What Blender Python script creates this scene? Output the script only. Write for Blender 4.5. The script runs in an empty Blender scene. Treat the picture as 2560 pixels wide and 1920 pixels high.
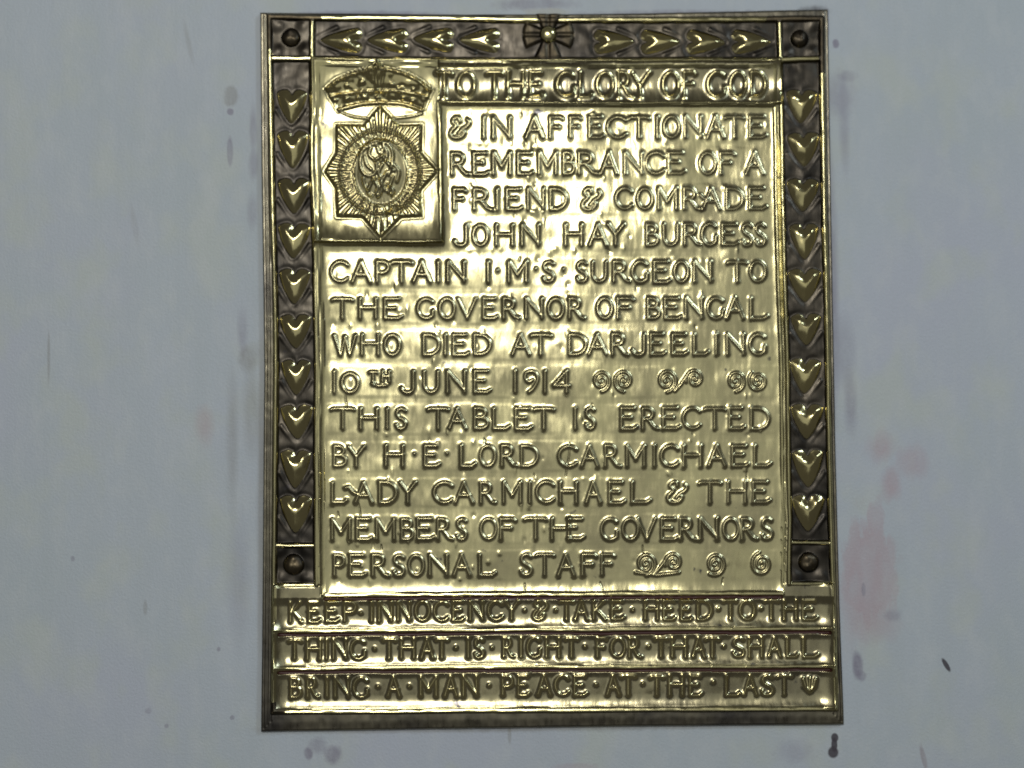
import bpy, math
import numpy as np
from mathutils import Matrix, Euler, Vector

scene = bpy.context.scene
COL = scene.collection

# ------------------------------------------------------------------ camera
CAM_LOC = (-0.05414544, -1.35888049, -0.08982877)
CAM_ROT = (1.62370155, 0.01018579, -0.01313048)
LENS = 50.0
cam_d = bpy.data.cameras.new('camera'); cam = bpy.data.objects.new('camera', cam_d); COL.objects.link(cam)
cam_d.sensor_width = 36.0; cam_d.lens = LENS; cam_d.clip_start = 0.01; cam_d.clip_end = 100.0
cam.location = CAM_LOC; cam.rotation_euler = CAM_ROT
cam_d.dof.use_dof = True; cam_d.dof.focus_distance = 1.30; cam_d.dof.aperture_fstop = 1.65   # the snapshot is slightly soft
scene.camera = cam

# ------------------------------------------------------------------ light
world = bpy.data.worlds.new('World'); scene.world = world; world.use_nodes = True
bg = world.node_tree.nodes['Background']
bg.inputs[0].default_value = (1.0, 0.97, 0.90, 1); bg.inputs[1].default_value = 0.08

def area(name, loc, target, sx, sy, radiance, col):
    d = bpy.data.lights.new(name, 'AREA'); d.shape = 'RECTANGLE'; d.size = sx; d.size_y = sy
    d.energy = radiance * sx * sy * math.pi * math.pi / math.pi * 1.0   # W for a flat emitter of that radiance
    d.color = col
    o = bpy.data.objects.new(name, d); COL.objects.link(o); o.location = loc
    o.rotation_euler = (Vector(target) - Vector(loc)).to_track_quat('-Z', 'Y').to_euler()
    return o
# tall bright window across the room, above and left of the viewer
area('window_light', (-0.44, -4.0, 1.21), (-0.44, 0, 1.21), 1.22, 0.70, 18.0, (1.0, 0.98, 0.92))
# the lit room end behind the viewer
area('room_light', (-0.1, -4.3, 0.2), (-0.1, 0, 0.2), 4.6, 2.8, 0.365, (0.96, 1.0, 0.97))
# smaller high window to the right
area('window_light_right', (2.7, -2.9, 2.1), (0, 0, 0), 0.6, 0.9, 17.0, (0.72, 0.86, 1.0))

scene.view_settings.view_transform = 'Standard'; scene.view_settings.look = 'None'
scene.view_settings.exposure = 0.0; scene.view_settings.gamma = 1.0
scene.view_settings.use_curve_mapping = False
scene.render.engine = 'CYCLES'

# ------------------------------------------------------------------ plaque coordinates
# The relief is drawn in a 2560 x 1920 drawing grid that maps onto the wall plane.
ROT = np.array(Euler(CAM_ROT, 'XYZ').to_matrix())
FPX = LENS / 36.0 * 2560.0
def to_wall(u, v):
    q = np.stack([(u - 1280.0) / FPX, (960.0 - v) / FPX, -np.ones_like(u)], -1)
    d = q @ ROT.T
    t = -CAM_LOC[1] / d[..., 1]
    return CAM_LOC[0] + d[..., 0] * t, CAM_LOC[2] + d[..., 2] * t
PX = 0.55 / 1434.0              # metres per drawing unit

ip = np.interp
# measured outlines (drawing units)
LE = ([34, 410, 750, 930, 1130, 1450, 1828], [652, 655, 660, 662, 660, 658, 654])       # left edge x(v)
RE = ([26, 410, 750, 1130, 1510, 1810], [2068, 2074, 2080, 2087, 2097, 2108])            # right edge
TE = ([652, 1160, 1400, 1600, 2068], [34, 39, 38, 36, 26])                               # top edge y(u)
BE = ([654, 1100, 1620, 2108], [1828, 1821, 1814, 1810])                                 # bottom edge
LO = ([48, 140, 360, 571, 750, 928, 1130, 1300, 1450, 1776], [675, 676.5, 680, 684.5, 689, 692, 690, 688, 687, 684.5])
LI = ([48, 360, 571, 750, 930, 1130, 1465], [780, 782, 787, 791, 794, 791.6, 793])
RI = ([48, 360, 571, 750, 930, 1130, 1300, 1465], [1945.6, 1952, 1955, 1960, 1966, 1968.5, 1971, 1970])
RO = ([48, 203, 360, 571, 750, 930, 1130, 1400, 1510, 1770], [2051, 2053, 2055, 2058.5, 2063, 2067.5, 2070, 2077, 2081, 2085.5])
TO = ([675, 820, 1080, 1240, 1600, 2052], [47, 48.5, 50, 53, 53.5, 51])
TI = ([675, 780, 1160, 1600, 1950, 2060], [150, 150.5, 154, 154, 152, 150])
HB = ([1101, 1330, 1560, 1940], [260, 261, 262.5, 263])                                  # ledge under the heading
MB_ = ([790, 1300, 1700, 1960], [1486.4, 1484, 1482, 1482])                              # ledge under the inscription
V1 = ([684, 740, 1300, 2085], [1576, 1575.5, 1572, 1569])
V2 = ([684, 740, 1300, 2085], [1670, 1669.5, 1665, 1663])
BO = ([684, 740, 1300, 2086], [1777, 1775.6, 1772, 1768.5])
CR = ([258, 430, 612], [1098, 1101, 1105])                                               # right ledge of the crest panel
CB = ([795, 1105], [609, 610])

STEP = 1.5
NU = int(1440 / STEP); NV = int(1790 / STEP)
s = np.linspace(0, 1, NU)[None, :]; t = np.linspace(0, 1, NV)[:, None]
u = 655 + s * 1425 + 0 * t; v = 34 + t * 1785 + 0 * s
for _ in range(4):
    u = ip(v, *LE) * (1 - s) + ip(v, *RE) * s
    v = ip(u, *TE) * (1 - t) + ip(u, *BE) * t
U, V = u, v

rng = np.random.default_rng(7)
def noise(su, sv, seed):
    r = np.random.default_rng(seed).standard_normal((NV, NU))
    fy = np.fft.fftfreq(NV)[:, None]; fx = np.fft.rfftfreq(NU)[None, :]
    g = np.exp(-2 * (math.pi ** 2) * ((fx * su / STEP) ** 2 + (fy * sv / STEP) ** 2))
    n = np.fft.irfft2(np.fft.rfft2(r) * g, s=(NV, NU))
    return n / n.std()

def sstep(a, b, x):
    k = np.clip((x - a) / (b - a), 0, 1); return k * k * (3 - 2 * k)

# slight wobble of the hand-worked metal
wob_u = noise(40, 40, 1) * 0.5; wob_v = noise(40, 40, 2) * 0.5
u = U + wob_u; v = V + wob_v

lo, li, ri, ro = ip(v, *LO), ip(v, *LI), ip(v, *RI), ip(v, *RO)
to, ti, bo = ip(u, *TO), ip(u, *TI), ip(u, *BO)
hb, mb, v1, v2 = ip(u, *HB), ip(u, *MB_), ip(u, *V1), ip(u, *V2)
cr, cb = ip(v, *CR), ip(u, *CB)
# panel edges just inside the mouldings
pl, pr = li + 17, ri - 17
SQT_L, SQB_L = 1362, 1461      # corner squares at the foot of the side borders
SQT_R, SQB_R = 1355, 1457

H = np.zeros((NV, NU))
LAB = np.zeros((NV, NU), np.int32)
PARTS = {}          # id -> (name, material, parent id, label)
def part(name, mat, parent=0, label=None):
    i = len(PARTS) + 1
    PARTS[i] = (name, mat, parent, label); return i

P_RIM = part('rim', 'rim')
LAB[:] = P_RIM
P_TOP = part('border_strip', 'ground', 0, 'dark top border strip set with hearts pointing outwards')
P_LEFT = part('border_strip', 'ground', 0, 'dark left border strip set with hearts pointing down')
P_RIGHT = part('border_strip', 'ground', 0, 'dark right border strip set with hearts pointing down')
P_TL = part('corner_square', 'ground'); P_TR = part('corner_square', 'ground')
P_BL = part('corner_square', 'ground'); P_BR = part('corner_square', 'ground')
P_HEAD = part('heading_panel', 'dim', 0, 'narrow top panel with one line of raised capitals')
P_CREST = part('crest_panel', 'brass', 0, 'upper left panel with raised crown and star badge')
P_MAIN = part('inscription_panel', 'brass', 0, 'large pale panel with thirteen lines of raised capitals')
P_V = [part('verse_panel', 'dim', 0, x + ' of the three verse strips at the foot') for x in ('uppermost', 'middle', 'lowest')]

inner = (u > lo) & (u < ro) & (v > to) & (v < bo)
# rim: three shallow flutes along the sides, plain and dull at top and foot
el = U - ip(V, *LE); er = ip(V, *RE) - U; et = V - ip(U, *TE); eb = ip(U, *BE) - V
e = np.minimum(np.minimum(el, er), np.minimum(et, eb))
H[:] = 5 + 0.9 * np.sin(np.minimum(el, er) * 2 * math.pi / 8.5) * (np.minimum(el, er) < 30) * (np.minimum(el, er) < np.minimum(et, eb))
H += 1.4 * sstep(0, 26, eb) - 1.2
H -= 4.0 * (1 - sstep(0, 5, e)) ** 2

def setreg(m, pid, lvl):
    LAB[m] = pid; H[m] = lvl
setreg((v > to) & (v < ti) & (u > li) & (u < ri), P_TOP, 1.0)
setreg((u > lo) & (u < li) & (v > ti) & (v < SQT_L), P_LEFT, 1.0)
setreg((u > ri) & (u < ro) & (v > ti) & (v < SQT_R), P_RIGHT, 1.0)
setreg((v > to) & (v < ti) & (u > lo) & (u < li), P_TL, 1.0)
setreg((v > to) & (v < ti) & (u > ri) & (u < ro), P_TR, 1.0)
setreg((u > lo) & (u < li) & (v >= SQT_L) & (v < SQB_L), P_BL, 1.5)
setreg((u > ri) & (u < ro) & (v >= SQT_R) & (v < SQB_R), P_BR, 1.5)

def dish(dl, dr, dt, db, wl, wr, wt, wb, hl, hr, ht, hb_):
    f = lambda d, w, h: h * np.clip(1 - d / w, 0, 1.4) ** 2
    return f(dl, wl, hl) + f(dr, wr, hr) + f(dt, wt, ht) + f(db, wb, hb_)

body = (v > ti) & (v < mb) & (u > li) & (u < ri)
m = body; LAB[m] = P_MAIN
H[m] = (2.0 + dish(u - pl, pr - u, v - hb, mb - 8 - v, 26, 16, 26, 30, 4, 1.6, 3.5, 3.2))[m]
mh = body & (v < hb) & (u > cr - 3); LAB[mh] = P_HEAD
H[mh] = (2.5 + dish(u - cr, pr - u, v - ti - 14, hb - v, 26, 24, 46, 44, 3, 4, 9, 9))[mh]
mc = body & (v < cb) & (u < cr); LAB[mc] = P_CREST
H[mc] = (2.0 + dish(u - pl, cr - u, v - ti - 10, cb - v, 40, 44, 50, 60, 4, 4.5, 3, 5.5) + 14.0 * ((v - 392) / 225) ** 2)[mc]
mm = (LAB == P_MAIN) & (v < cb + 60) & (u < cr + 60)
dd = np.where(v > cb, np.where(u < cr, v - cb, np.hypot(np.maximum(u - cr, 0), v - cb)), u - cr)
H[mm] += (4.5 * np.clip(1 - dd / 26, 0, 1.2) ** 2)[mm]

low = (v >= mb) & (v < bo) & (u > lo) & (u < ro)
low |= (v > SQB_L) & (v < bo) & (u > lo) & (u < li + 14) & (v >= SQB_L)
low |= (v > SQB_R) & (v < bo) & (u > ri - 14) & (u < ro)
for k, (a, b) in enumerate(((mb, v1), (v1, v2), (v2, bo))):
    mk = low & (v < b) & ((v >= a) if k else (v > -1))
    LAB[mk] = P_V[k]
    h = b - a
    H[mk] = (1.0 + dish(u - lo - 8, ro - 8 - u, v - a - 14, b - 5 - v, 34, 34, 16, 34, 8, 8, 3.0, 7.0))[mk]

# ------------------------------------------------------------------ mouldings
dent = noise(9, 9, 3)
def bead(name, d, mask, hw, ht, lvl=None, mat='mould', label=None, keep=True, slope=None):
    q = np.abs(d) / hw
    mk = mask & (q < 1)
    if slope is None:
        prof = ht * np.sqrt(np.clip(1 - q[mk] ** 2, 0, 1)) + 0.16 * dent[mk]
    else:                       # broad ledge tilted towards the light
        prof = (ht + (slope + 0.05 * dent[mk]) * d[mk]) * np.clip(1 - q[mk] ** 6, 0, 1) ** 0.5 + 0.10 * dent[mk]
    if lvl is None:
        H[mk] = np.maximum(H[mk], H[mk] * 0.5 + 1.5 + prof)
    else:
        H[mk] = np.maximum(H[mk], lvl + prof)
    if keep:
        LAB[mk] = part(name, mat, 0, label)
T_ = np.ones_like(LAB, bool)
vr = (v > to - 6) & (v < bo + 6)
bead('bead_moulding', u - lo, vr, 6.5, 7.5, 3)
bead('bead_moulding', u - ro, vr, 6.5, 7.5, 3)
bead('bead_moulding', v - to, (u > lo - 5) & (u < ro + 5), 6, 7, 3, slope=-0.05)
bead('bead_moulding', v - bo, (u > lo - 5) & (u < ro + 5), 6.5, 7.5, 3, slope=0.27)
bead('bead_moulding', v - ti, (u > lo + 4) & (u < ro - 4), 6.5, 8, 3, slope=-0.03)
bead('bead_moulding', u - li, (v > to + 4) & (v < SQB_L + 4), 6.5, 8, 3)
bead('bead_moulding', u - ri, (v > to + 4) & (v < SQB_R + 4), 6.5, 8, 3)
bead('fillet', u - li - 15, (v > ti + 10) & (v < mb + 2), 5, 3.8, 2.2)
bead('fillet', u - ri + 15, (v > ti + 10) & (v < mb + 2), 5, 3.8, 2.2)
bead('fillet', v - ti - 16, (u > li + 12) & (u < ri - 12), 5, 3.2, 2.2)
bead('bead_moulding', v - hb, (u > cr - 4) & (u < ri - 14), 6, 6, 2.5, slope=-0.01)
bead('bead_moulding', u - cr, (v > hb - 4) & (v < cb + 4), 6, 6, 2.5)
bead('bead_moulding', v - cb, (u > li + 14) & (u < cr + 4), 6, 6, 2.5, slope=0.053)
bead('bead_moulding', v - mb, (u > li + 12) & (u < ri - 12), 6, 7, 2.5, slope=0.22)
bead('bead_moulding', v - v1, (u > lo + 8) & (u < ro - 8), 6, 7, 2.5, slope=0.235)
bead('bead_moulding', v - v2, (u > lo + 8) & (u < ro - 8), 6, 7, 2.5, slope=0.25)
for (a0, a1, y0) in ((lo, li, SQT_L), (lo, li, SQB_L), (ri, ro, SQT_R), (ri, ro, SQB_R)):
    bead('bead_moulding', v - y0, (u > a0 + 5) & (u < a1 - 4), 5, 6, 2.5, slope=.19)
# the mouldings are blackened at the corners
blk = np.isin(LAB, [k for k in PARTS if PARTS[k][0] == 'bead_moulding'])
n8 = noise(14, 14, 41) * 6
for nm in (((u < 812 + n8) & (np.abs(v - to) < 9)) | ((v < 136 + n8) & (np.abs(u - lo) < 9)), ((u > 1905 + n8) & (np.abs(v - to) < 9)) | ((v < 200 + n8) & (np.abs(u - ro) < 9)),
           ((v > 1748 + n8) & (np.abs(u - lo) < 9)) | ((u < 716 + n8) & (np.abs(v - bo) < 9))):
    LAB[blk & nm] = part('bead_moulding', 'rivet', 0, 'blackened corner of the raised moulding')
# dark red lacquer filling the gap under the three lower ledges
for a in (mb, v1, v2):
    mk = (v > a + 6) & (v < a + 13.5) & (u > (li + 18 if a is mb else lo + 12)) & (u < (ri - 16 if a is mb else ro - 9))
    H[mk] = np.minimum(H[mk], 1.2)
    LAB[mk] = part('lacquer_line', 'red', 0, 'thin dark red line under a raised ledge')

# hammered, rubbed unevenness of the sheet
panel = np.isin(LAB, [P_MAIN, P_HEAD, P_CREST] + P_V)
H += panel * (0.24 * noise(11, 14, 4) + 0.75 * noise(42, 42, 5) + 0.05 * noise(3.2, 9, 6) + 1.1 * noise(150, 150, 12))
grd = np.isin(LAB, [P_TOP, P_LEFT, P_RIGHT, P_TL, P_TR, P_BL, P_BR])
H += grd * (0.55 * noise(9, 9, 7) + 0.5 * noise(20, 20, 8))
H += (LAB == P_RIM) * (0.35 * noise(30, 30, 9) + 0.12 * noise(6, 6, 10))

H += (LAB == P_CREST) * (0.45 * noise(16, 16, 51) + 0.8 * noise(34, 30, 52))

# ------------------------------------------------------------------ drawing helpers
def window(x0, x1, y0, y1):
    j0 = np.searchsorted(U[NV // 2], x0 - 26); j1 = np.searchsorted(U[NV // 2], x1 + 26)
    i0 = np.searchsorted(V[:, NU // 2], y0 - 26); i1 = np.searchsorted(V[:, NU // 2], y1 + 26)
    return slice(max(i0, 0), min(i1, NV)), slice(max(j0, 0), min(j1, NU))

def strokes_q(X, Y, polys):
    """smallest distance/radius over tapered strokes; polys: list of Nx3 arrays (x, y, r)"""
    q = np.full(X.shape, 1e9); d0 = np.full(X.shape, 1e9)
    for p in polys:
        for (ax, ay, ar), (bx, by, br) in zip(p[:-1], p[1:]):
            ex, ey = bx - ax, by - ay
            L = ex * ex + ey * ey + 1e-9
            k = np.clip(((X - ax) * ex + (Y - ay) * ey) / L, 0, 1)
            d = np.hypot(X - ax - k * ex, Y - ay - k * ey)
            qq = d / (ar + k * (br - ar))
            mk = qq < q
            q[mk] = qq[mk]; d0[mk] = d[mk]
    return q, d0

def poly_sd(X, Y, pts):
    pts = np.asarray(pts, float); d = np.full(X.shape, 1e9); ins = np.zeros(X.shape, bool)
    n = len(pts)
    for k in range(n):
        ax, ay = pts[k]; bx, by = pts[(k + 1) % n]
        ex, ey = bx - ax, by - ay
        tt = np.clip(((X - ax) * ex + (Y - ay) * ey) / (ex * ex + ey * ey + 1e-9), 0, 1)
        d = np.minimum(d, np.hypot(X - ax - tt * ex, Y - ay - tt * ey))
        if ay != by:
            c = ((ay > Y) != (by > Y)) & (X < ex * (Y - ay) / ey + ax)
            ins ^= c
    return np.where(ins, d, -d)

def smooth_poly(pts, n=6, closed=True):
    p = np.asarray(pts, float); out = []
    N = len(p)
    rngk = range(N) if closed else range(N - 1)
    for k in rngk:
        if closed:
            a, b, c, d = p[k - 1], p[k], p[(k + 1) % N], p[(k + 2) % N]
        else:
            a, b, c, d = p[max(k - 1, 0)], p[k], p[k + 1], p[min(k + 2, N - 1)]
        for j in range(n):
            x = j / n
            out.append(0.5 * (2 * b + (c - a) * x + (2 * a - 5 * b + 4 * c - d) * x * x + (3 * b - a - 3 * c + d) * x ** 3))
    if not closed: out.append(p[-1])
    return np.array(out)

# ------------------------------------------------------------------ lettering
def el_(cx, cy, rx, ry, a0, a1, n=18):
    a = np.radians(np.linspace(a0, a1, n))
    return [(cx + rx * math.cos(x), cy - ry * math.sin(x)) for x in a]
def cv(*p): return [tuple(x) for x in smooth_poly(p, 5, False)]
G = {
 'A': [[(0, 1), (.48, 0)], [(.48, 0), (1, 1)], [(.2, .64), (.8, .64)]],
 'B': [[(0, 0), (0, 1)], [(0, 0)] + el_(.35, .23, .48, .23, 90, -90, 10) + [(0, .46)], [(0, .46)] + el_(.42, .73, .58, .27, 90, -90, 10) + [(0, 1)]],
 'C': [el_(.56, .5, .56, .5, 42, 318, 22)],
 'D': [[(0, 0), (0, 1)], [(0, 0)] + el_(.32, .5, .68, .5, 90, -90, 16) + [(0, 1)]],
 'E': [[(0, 0), (0, 1)], [(0, 0), (.82, 0)], [(0, .46), (.6, .46)], [(0, 1), (.78, 1), (1, .9)]],
 'F': [[(0, 0), (0, 1)], [(0, 0), (.85, 0), (1, .08)], [(0, .47), (.68, .47)]],
 'G': [el_(.56, .5, .56, .5, 46, 300, 20) + [(.98, .86), (1, .6)]],
 'H': [[(0, 0), (0, 1)], [(1, 0), (1, 1)], [(0, .45), (1, .45)]],
 'I': [[(0, 0), (0, 1)]],
 'J': [[(1, 0), (1, .78)] + el_(.52, .78, .48, .22, 0, -150, 8) + [(.0, .78)]],
 'K': [[(0, 0), (0, 1)], [(.82, 0), (.02, .58)], [(.22, .44), (1, 1)]],
 'L': [[(0, 0), (0, 1)], [(0, 1), (.78, 1), (1, .88)]],
 'M': [[(0, 1), (.0, 0)], [(0, 0), (.5, .66)], [(.5, .66), (1, 0)], [(1, 0), (1, 1)]],
 'N': [[(0, 1), (0, 0)], [(0, 0), (1, .9)], [(1, .98), (1, 0)]],
 'O': [el_(.5, .5, .5, .5, 0, 360, 28)],
 'P': [[(0, 0), (0, 1)], [(0, 0)] + el_(.45, .27, .55, .27, 90, -90, 12) + [(.12, .54)]],
 'R': [[(0, 0), (0, 1)], [(0, 0)] + el_(.3, .26, .36, .26, 90, -90, 12) + [(.1, .54)], cv((.34, .54), (.52, .72), (.74, .93), (1, 1))],
 'S': [cv((.92, .1), (.6, 0), (.2, .06), (.06, .24), (.25, .42), (.72, .56), (.97, .75), (.82, .94), (.45, 1), (.12, .95), (0, .8))],
 'T': [[(0, .06), (.12, .01), (.88, .01), (1, .06)], [(.5, 0), (.5, 1)]],
 'U': [[(0, 0), (0, .62)] + el_(.5, .62, .5, .38, 180, 360, 14) + [(1, 0)]],
 'V': [[(0, 0), (.52, 1)], [(.52, 1), (1, 0)]],
 'W': [[(0, 0), (.3, 1)], [(.3, 1), (.5, .06)], [(.5, .06), (.72, 1)], [(.72, 1), (1, 0)]],
 'Y': [[(0, 0), (.5, .5)], [(1, 0), (.5, .5)], [(.5, .5), (.5, 1)]],
 '&': [cv((.5, .2), (.46, .03), (.25, .02), (.12, .2), (.3, .42), (.08, .62), (0, .82), (.14, .98), (.42, 1), (.66, .9), (.74, .72), (.58, .66), (.44, .8)),
       cv((.44, .8), (.6, .6), (.9, .42), (1, .24), (.9, .1))],
 '0': [el_(.5, .55, .5, .45, 0, 360, 26)],
 '1': [[(0, 0), (0, 1)]],
 '9': [cv((.62, .42), (.3, .5), (.05, .38), (.06, .12), (.4, 0), (.8, .06), (1, .3), (.9, .58), (.6, .86), (.3, 1))],
 '4': [[(.92, 0), (.92, 1)], [(.92, 0), (0, .68)], [(0, .7), (1.1, .7)]],
}
NLET = [0]
def relief(polys, pid_name, parent, Hh, mode, mat='letter', label=None, groove=0.0):
    allp = np.concatenate(polys)
    r = allp[:, 2].max()
    w = window(allp[:, 0].min() - r, allp[:, 0].max() + r, allp[:, 1].min() - r, allp[:, 1].max() + r)
    q, d = strokes_q(U[w], V[w], polys)
    # beaten ridge: rounded crest, flanks that sweep out hollow into the sheet
    if mode == 'round':
        c_, s_ = 0.38, 0.60
    else:
        c_, s_ = 0.26, 0.75
    pr_ = np.exp(-(np.sqrt(q * q + c_ * c_) - c_) / s_) * (1 - sstep(1.2, 2.3, q))
    H[w] += Hh * pr_ - groove * np.exp(-((q - 1.5) / 0.35) ** 2)
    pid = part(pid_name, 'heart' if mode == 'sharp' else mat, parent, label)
    L = LAB[w]; L[q < 1.15] = pid
    return pid

def letter(ch, x0, x1, yt, yb, parent, r, Hh, mode, extra=None):
    w = x1 - x0; h = yb - yt; polys = []
    js = 1 + 0.06 * rng.standard_normal()
    for st in G[ch]:
        p = []
        n = len(st)
        for k, (gx, gy) in enumerate(st):
            rr = r * js
            if n == 2:                                # straight strokes flare at their ends
                rr *= 1.0
                p.append((x0 + gx * w, yt + gy * h, rr * 1.15))
                if k == 0:
                    hx, hy = st[1]
                    for f in (0.18, 0.82):
                        p.append((x0 + (gx + (hx - gx) * f) * w, yt + (gy + (hy - gy) * f) * h, rr * 0.93))
            else:
                p.append((x0 + gx * w, yt + gy * h, rr))
        p = np.array(p)
        p[:, 0] += rng.normal(0, 0.35); p[:, 1] += rng.normal(0, 0.35)
        polys.append(p)
    if extra: polys += extra
    return relief(polys, 'letter', parent, Hh * (1 + 0.06 * rng.standard_normal()), mode)

def dot(x, y, parent, r, Hh, mode):
    relief([np.array([(x, y - .6, r), (x, y + .6, r)])], 'dot', parent, Hh, mode)

def line(parent, spec, yt, yb, r, Hh, mode):
    """spec: items 'X x0 x1' separated by commas; yt/yb piecewise over x"""
    for it in spec.split(','):
        a = it.split()
        if a[0] == '.':
            dot(float(a[1]), float(a[2]), parent, r * 1.0, Hh * 0.8, mode); continue
        x0 = float(a[1]); x1 = float(a[2]) if len(a) > 2 else x0 + 1e-3
        xm = (x0 + x1) / 2
        top = ip(xm, *yt) + rng.normal(0, .4); bot = ip(xm, *yb) + rng.normal(0, .4)
        letter(a[0], x0, x1, top, bot, parent, r, Hh, mode)

X2 = [1100, 1900]; X1 = [830, 1910]
RB, HBT = 5.0, 3.7            # inscription strokes
RT, HTT = 4.8, 4.8           # heading and verse strokes
# the rows of the inscription stand on slightly raised bands
for (yt_, yb_, xa) in ((296, 348, 1118), (384, 437, 1118), (473, 526, 1118), (563, 616, 1118), (656, 706, 816), (748, 797, 816), (838, 888, 816),
                       (927, 982, 816), (1021, 1072, 816), (1115, 1165, 816), (1205, 1256, 816), (1296, 1347, 816), (1386, 1437, 816)):
    yy = v + 1.5 * noise(60, 20, 100 + yt_)
    k = sstep(yt_ - 17, yt_ - 6, yy) * (1 - sstep(yb_ + 6, yb_ + 17, yy)) * sstep(xa - 6, xa + 8, u) * (1 - sstep(pr.mean() - 12, pr.mean(), u))
    k *= 0.75 + 0.35 * noise(22, 60, 200 + yt_)
    H += 0.32 * k * (LAB == P_MAIN)

line(P_HEAD, 'T 1093 1131,O 1145.5 1186,T 1217 1256,H 1270 1308,E 1326 1356,G 1392 1434,L 1449 1478,O 1492 1532,R 1545 1582,Y 1578 1621,O 1656 1695.5,F 1708 1736,G 1767 1809,O 1824 1863,D 1876 1911',
     ([1090, 1900], [186, 184]), ([1090, 1900], [246.5, 245]), 5.6, 4.8, 'sharp')
line(P_MAIN, '& 1127 1173,I 1209,N 1233 1274,A 1315 1356,F 1375 1405,F 1425 1450,E 1473 1507,C 1518 1564,T 1572 1620,I 1641.5,O 1659 1697,N 1711 1751,A 1767 1807,T 1811 1857,E 1873 1913',
     (X2, [297, 294]), (X2, [347, 346]), RB, HBT, 'round')
line(P_MAIN, 'R 1130 1172,E 1184.5 1221,M 1234 1275,E 1295 1331,M 1347 1389,B 1408.5 1435,R 1447 1493,A 1502 1541,N 1561 1602.5,C 1614 1659,E 1670 1709,O 1749 1788,F 1800 1834,A 1864 1905',
     (X2, [385, 384]), (X2, [437, 436]), RB, HBT, 'round')
line(P_MAIN, 'F 1135 1164,R 1185 1231,I 1243,E 1267 1305,N 1320 1358,D 1376 1415,& 1455 1500,C 1539 1579,O 1593 1630,M 1645 1689,R 1709 1748,D 1816 1855,E 1872 1913',
     (X2, [475, 473]), (X2, [526, 524]), RB, HBT, 'round')
letter('A', 1756, 1797, 474, 524, P_MAIN, RB, HBT, 'round', [np.array([(1749, 490, 4.8), (1757, 498, 4.8), (1770, 499, 4.8)])])
line(P_MAIN, 'J 1136 1166,O 1183.5 1219,H 1240.5 1281,N 1305 1346,H 1414 1453,A 1474 1514,Y 1519 1557,B 1616 1643,U 1657.5 1692,R 1710 1750,G 1753 1788,E 1804 1843,S 1854 1878,S 1887.5 1911',
     (X2, [565, 562]), (X2, [615, 614]), RB, HBT, 'round')
line(P_MAIN, 'C 829 871,A 882 926.5,P 944 972,T 979.5 1029,A 1035 1076,I 1096.5,N 1120 1160.5,I 1219.5,. 1243.4 677,M 1272 1315,. 1338.6 673,S 1358 1384,. 1407.5 674,S 1442 1466,U 1481 1514,R 1534 1573,G 1579 1615.5,E 1634.5 1674,O 1685 1719,N 1734 1775,T 1817 1865,O 1874 1912',
     (X1, [656, 656]), (X1, [705.5, 705.5]), RB, HBT, 'round')
line(P_MAIN, 'T 831.5 883,H 901 940.4,E 963 1005,G 1045 1083,O 1100 1136.5,V 1145 1190,E 1209 1243,R 1259 1297,N 1315 1354,O 1371 1408,R 1422.5 1459,O 1493 1529.5,F 1543.4 1582,B 1618 1647,E 1661 1701.5,N 1713 1752,G 1767.5 1805.4,A 1815.5 1856,L 1875 1916',
     (X1, [748.5, 746.5]), (X1, [796.5, 796.5]), RB, HBT, 'round')
line(P_MAIN, 'W 836.5 890,H 905.5 946.7,O 963 1000,D 1060 1098.6,I 1113.8,E 1133.5 1172,D 1186.7 1226,A 1281 1322.7,T 1327 1376,D 1423.7 1463.7,A 1470 1514,R 1530 1570,J 1579 1609,E 1626.5 1661,E 1680 1716,L 1732.5 1768,I 1789,N 1816 1857,G 1872.5 1910',
     (X1, [838.5, 837]), (X1, [887, 887]), RB, HBT, 'round')
line(P_MAIN, '1 836.6,0 855.6 896,J 1004 1034,U 1060.6 1095,N 1119 1162,E 1187 1225,1 1288.5,9 1312 1344,1 1362,4 1384 1418',
     (X1, [929, 928]), (X1, [981.5, 980]), RB, HBT, 'round')
letter('T', 924, 944, 931, 958, P_MAIN, 4.6, 3.4, 'round'); letter('H', 957, 974, 929, 955, P_MAIN, 4.6, 3.4, 'round')
relief([np.array([(932, 961, 4), (946, 965, 4), (967, 964, 4)])], 'underline_mark', P_MAIN, 3.8, 'round')
line(P_MAIN, 'T 829 887,H 903 943,I 969,S 991 1015,T 1071 1121,A 1122.7 1164,B 1187 1219,L 1233.5 1273,E 1289 1329,T 1335 1383,I 1438,S 1464 1485,E 1553 1590,R 1605 1643,E 1656 1698,C 1706.7 1749,T 1758.6 1811,E 1822 1859,D 1877 1919',
     (X1, [1022, 1020.5]), (X1, [1071.5, 1072]), RB, HBT, 'round')
line(P_MAIN, 'B 836.6 866,Y 873 911,H 966 1007.5,. 1036.6 1134,E 1063 1098.6,. 1117.6 1133,L 1153 1187,O 1201 1238,R 1255 1291,D 1303 1343,C 1396.6 1441,A 1453.5 1493,R 1512 1550,M 1566 1609,I 1634,C 1651 1694,H 1707.5 1749,A 1770 1810.5,E 1829 1869,L 1884 1924',
     (X1, [1115, 1114.5]), (X1, [1165, 1164.5]), RB, HBT, 'round')
line(P_MAIN, 'L 833 868,D 951 991,Y 1001 1039,C 1085 1131,A 1139 1182,R 1202 1238,M 1259 1301,I 1324,C 1341.6 1385,H 1400 1440,A 1465 1499,E 1522.7 1560,L 1579 1625,& 1667.5 1715.5,T 1746 1800,H 1819 1861,E 1881 1922',
     (X1, [1206, 1205]), (X1, [1256.5, 1255.5]), RB, HBT, 'round')
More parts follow.
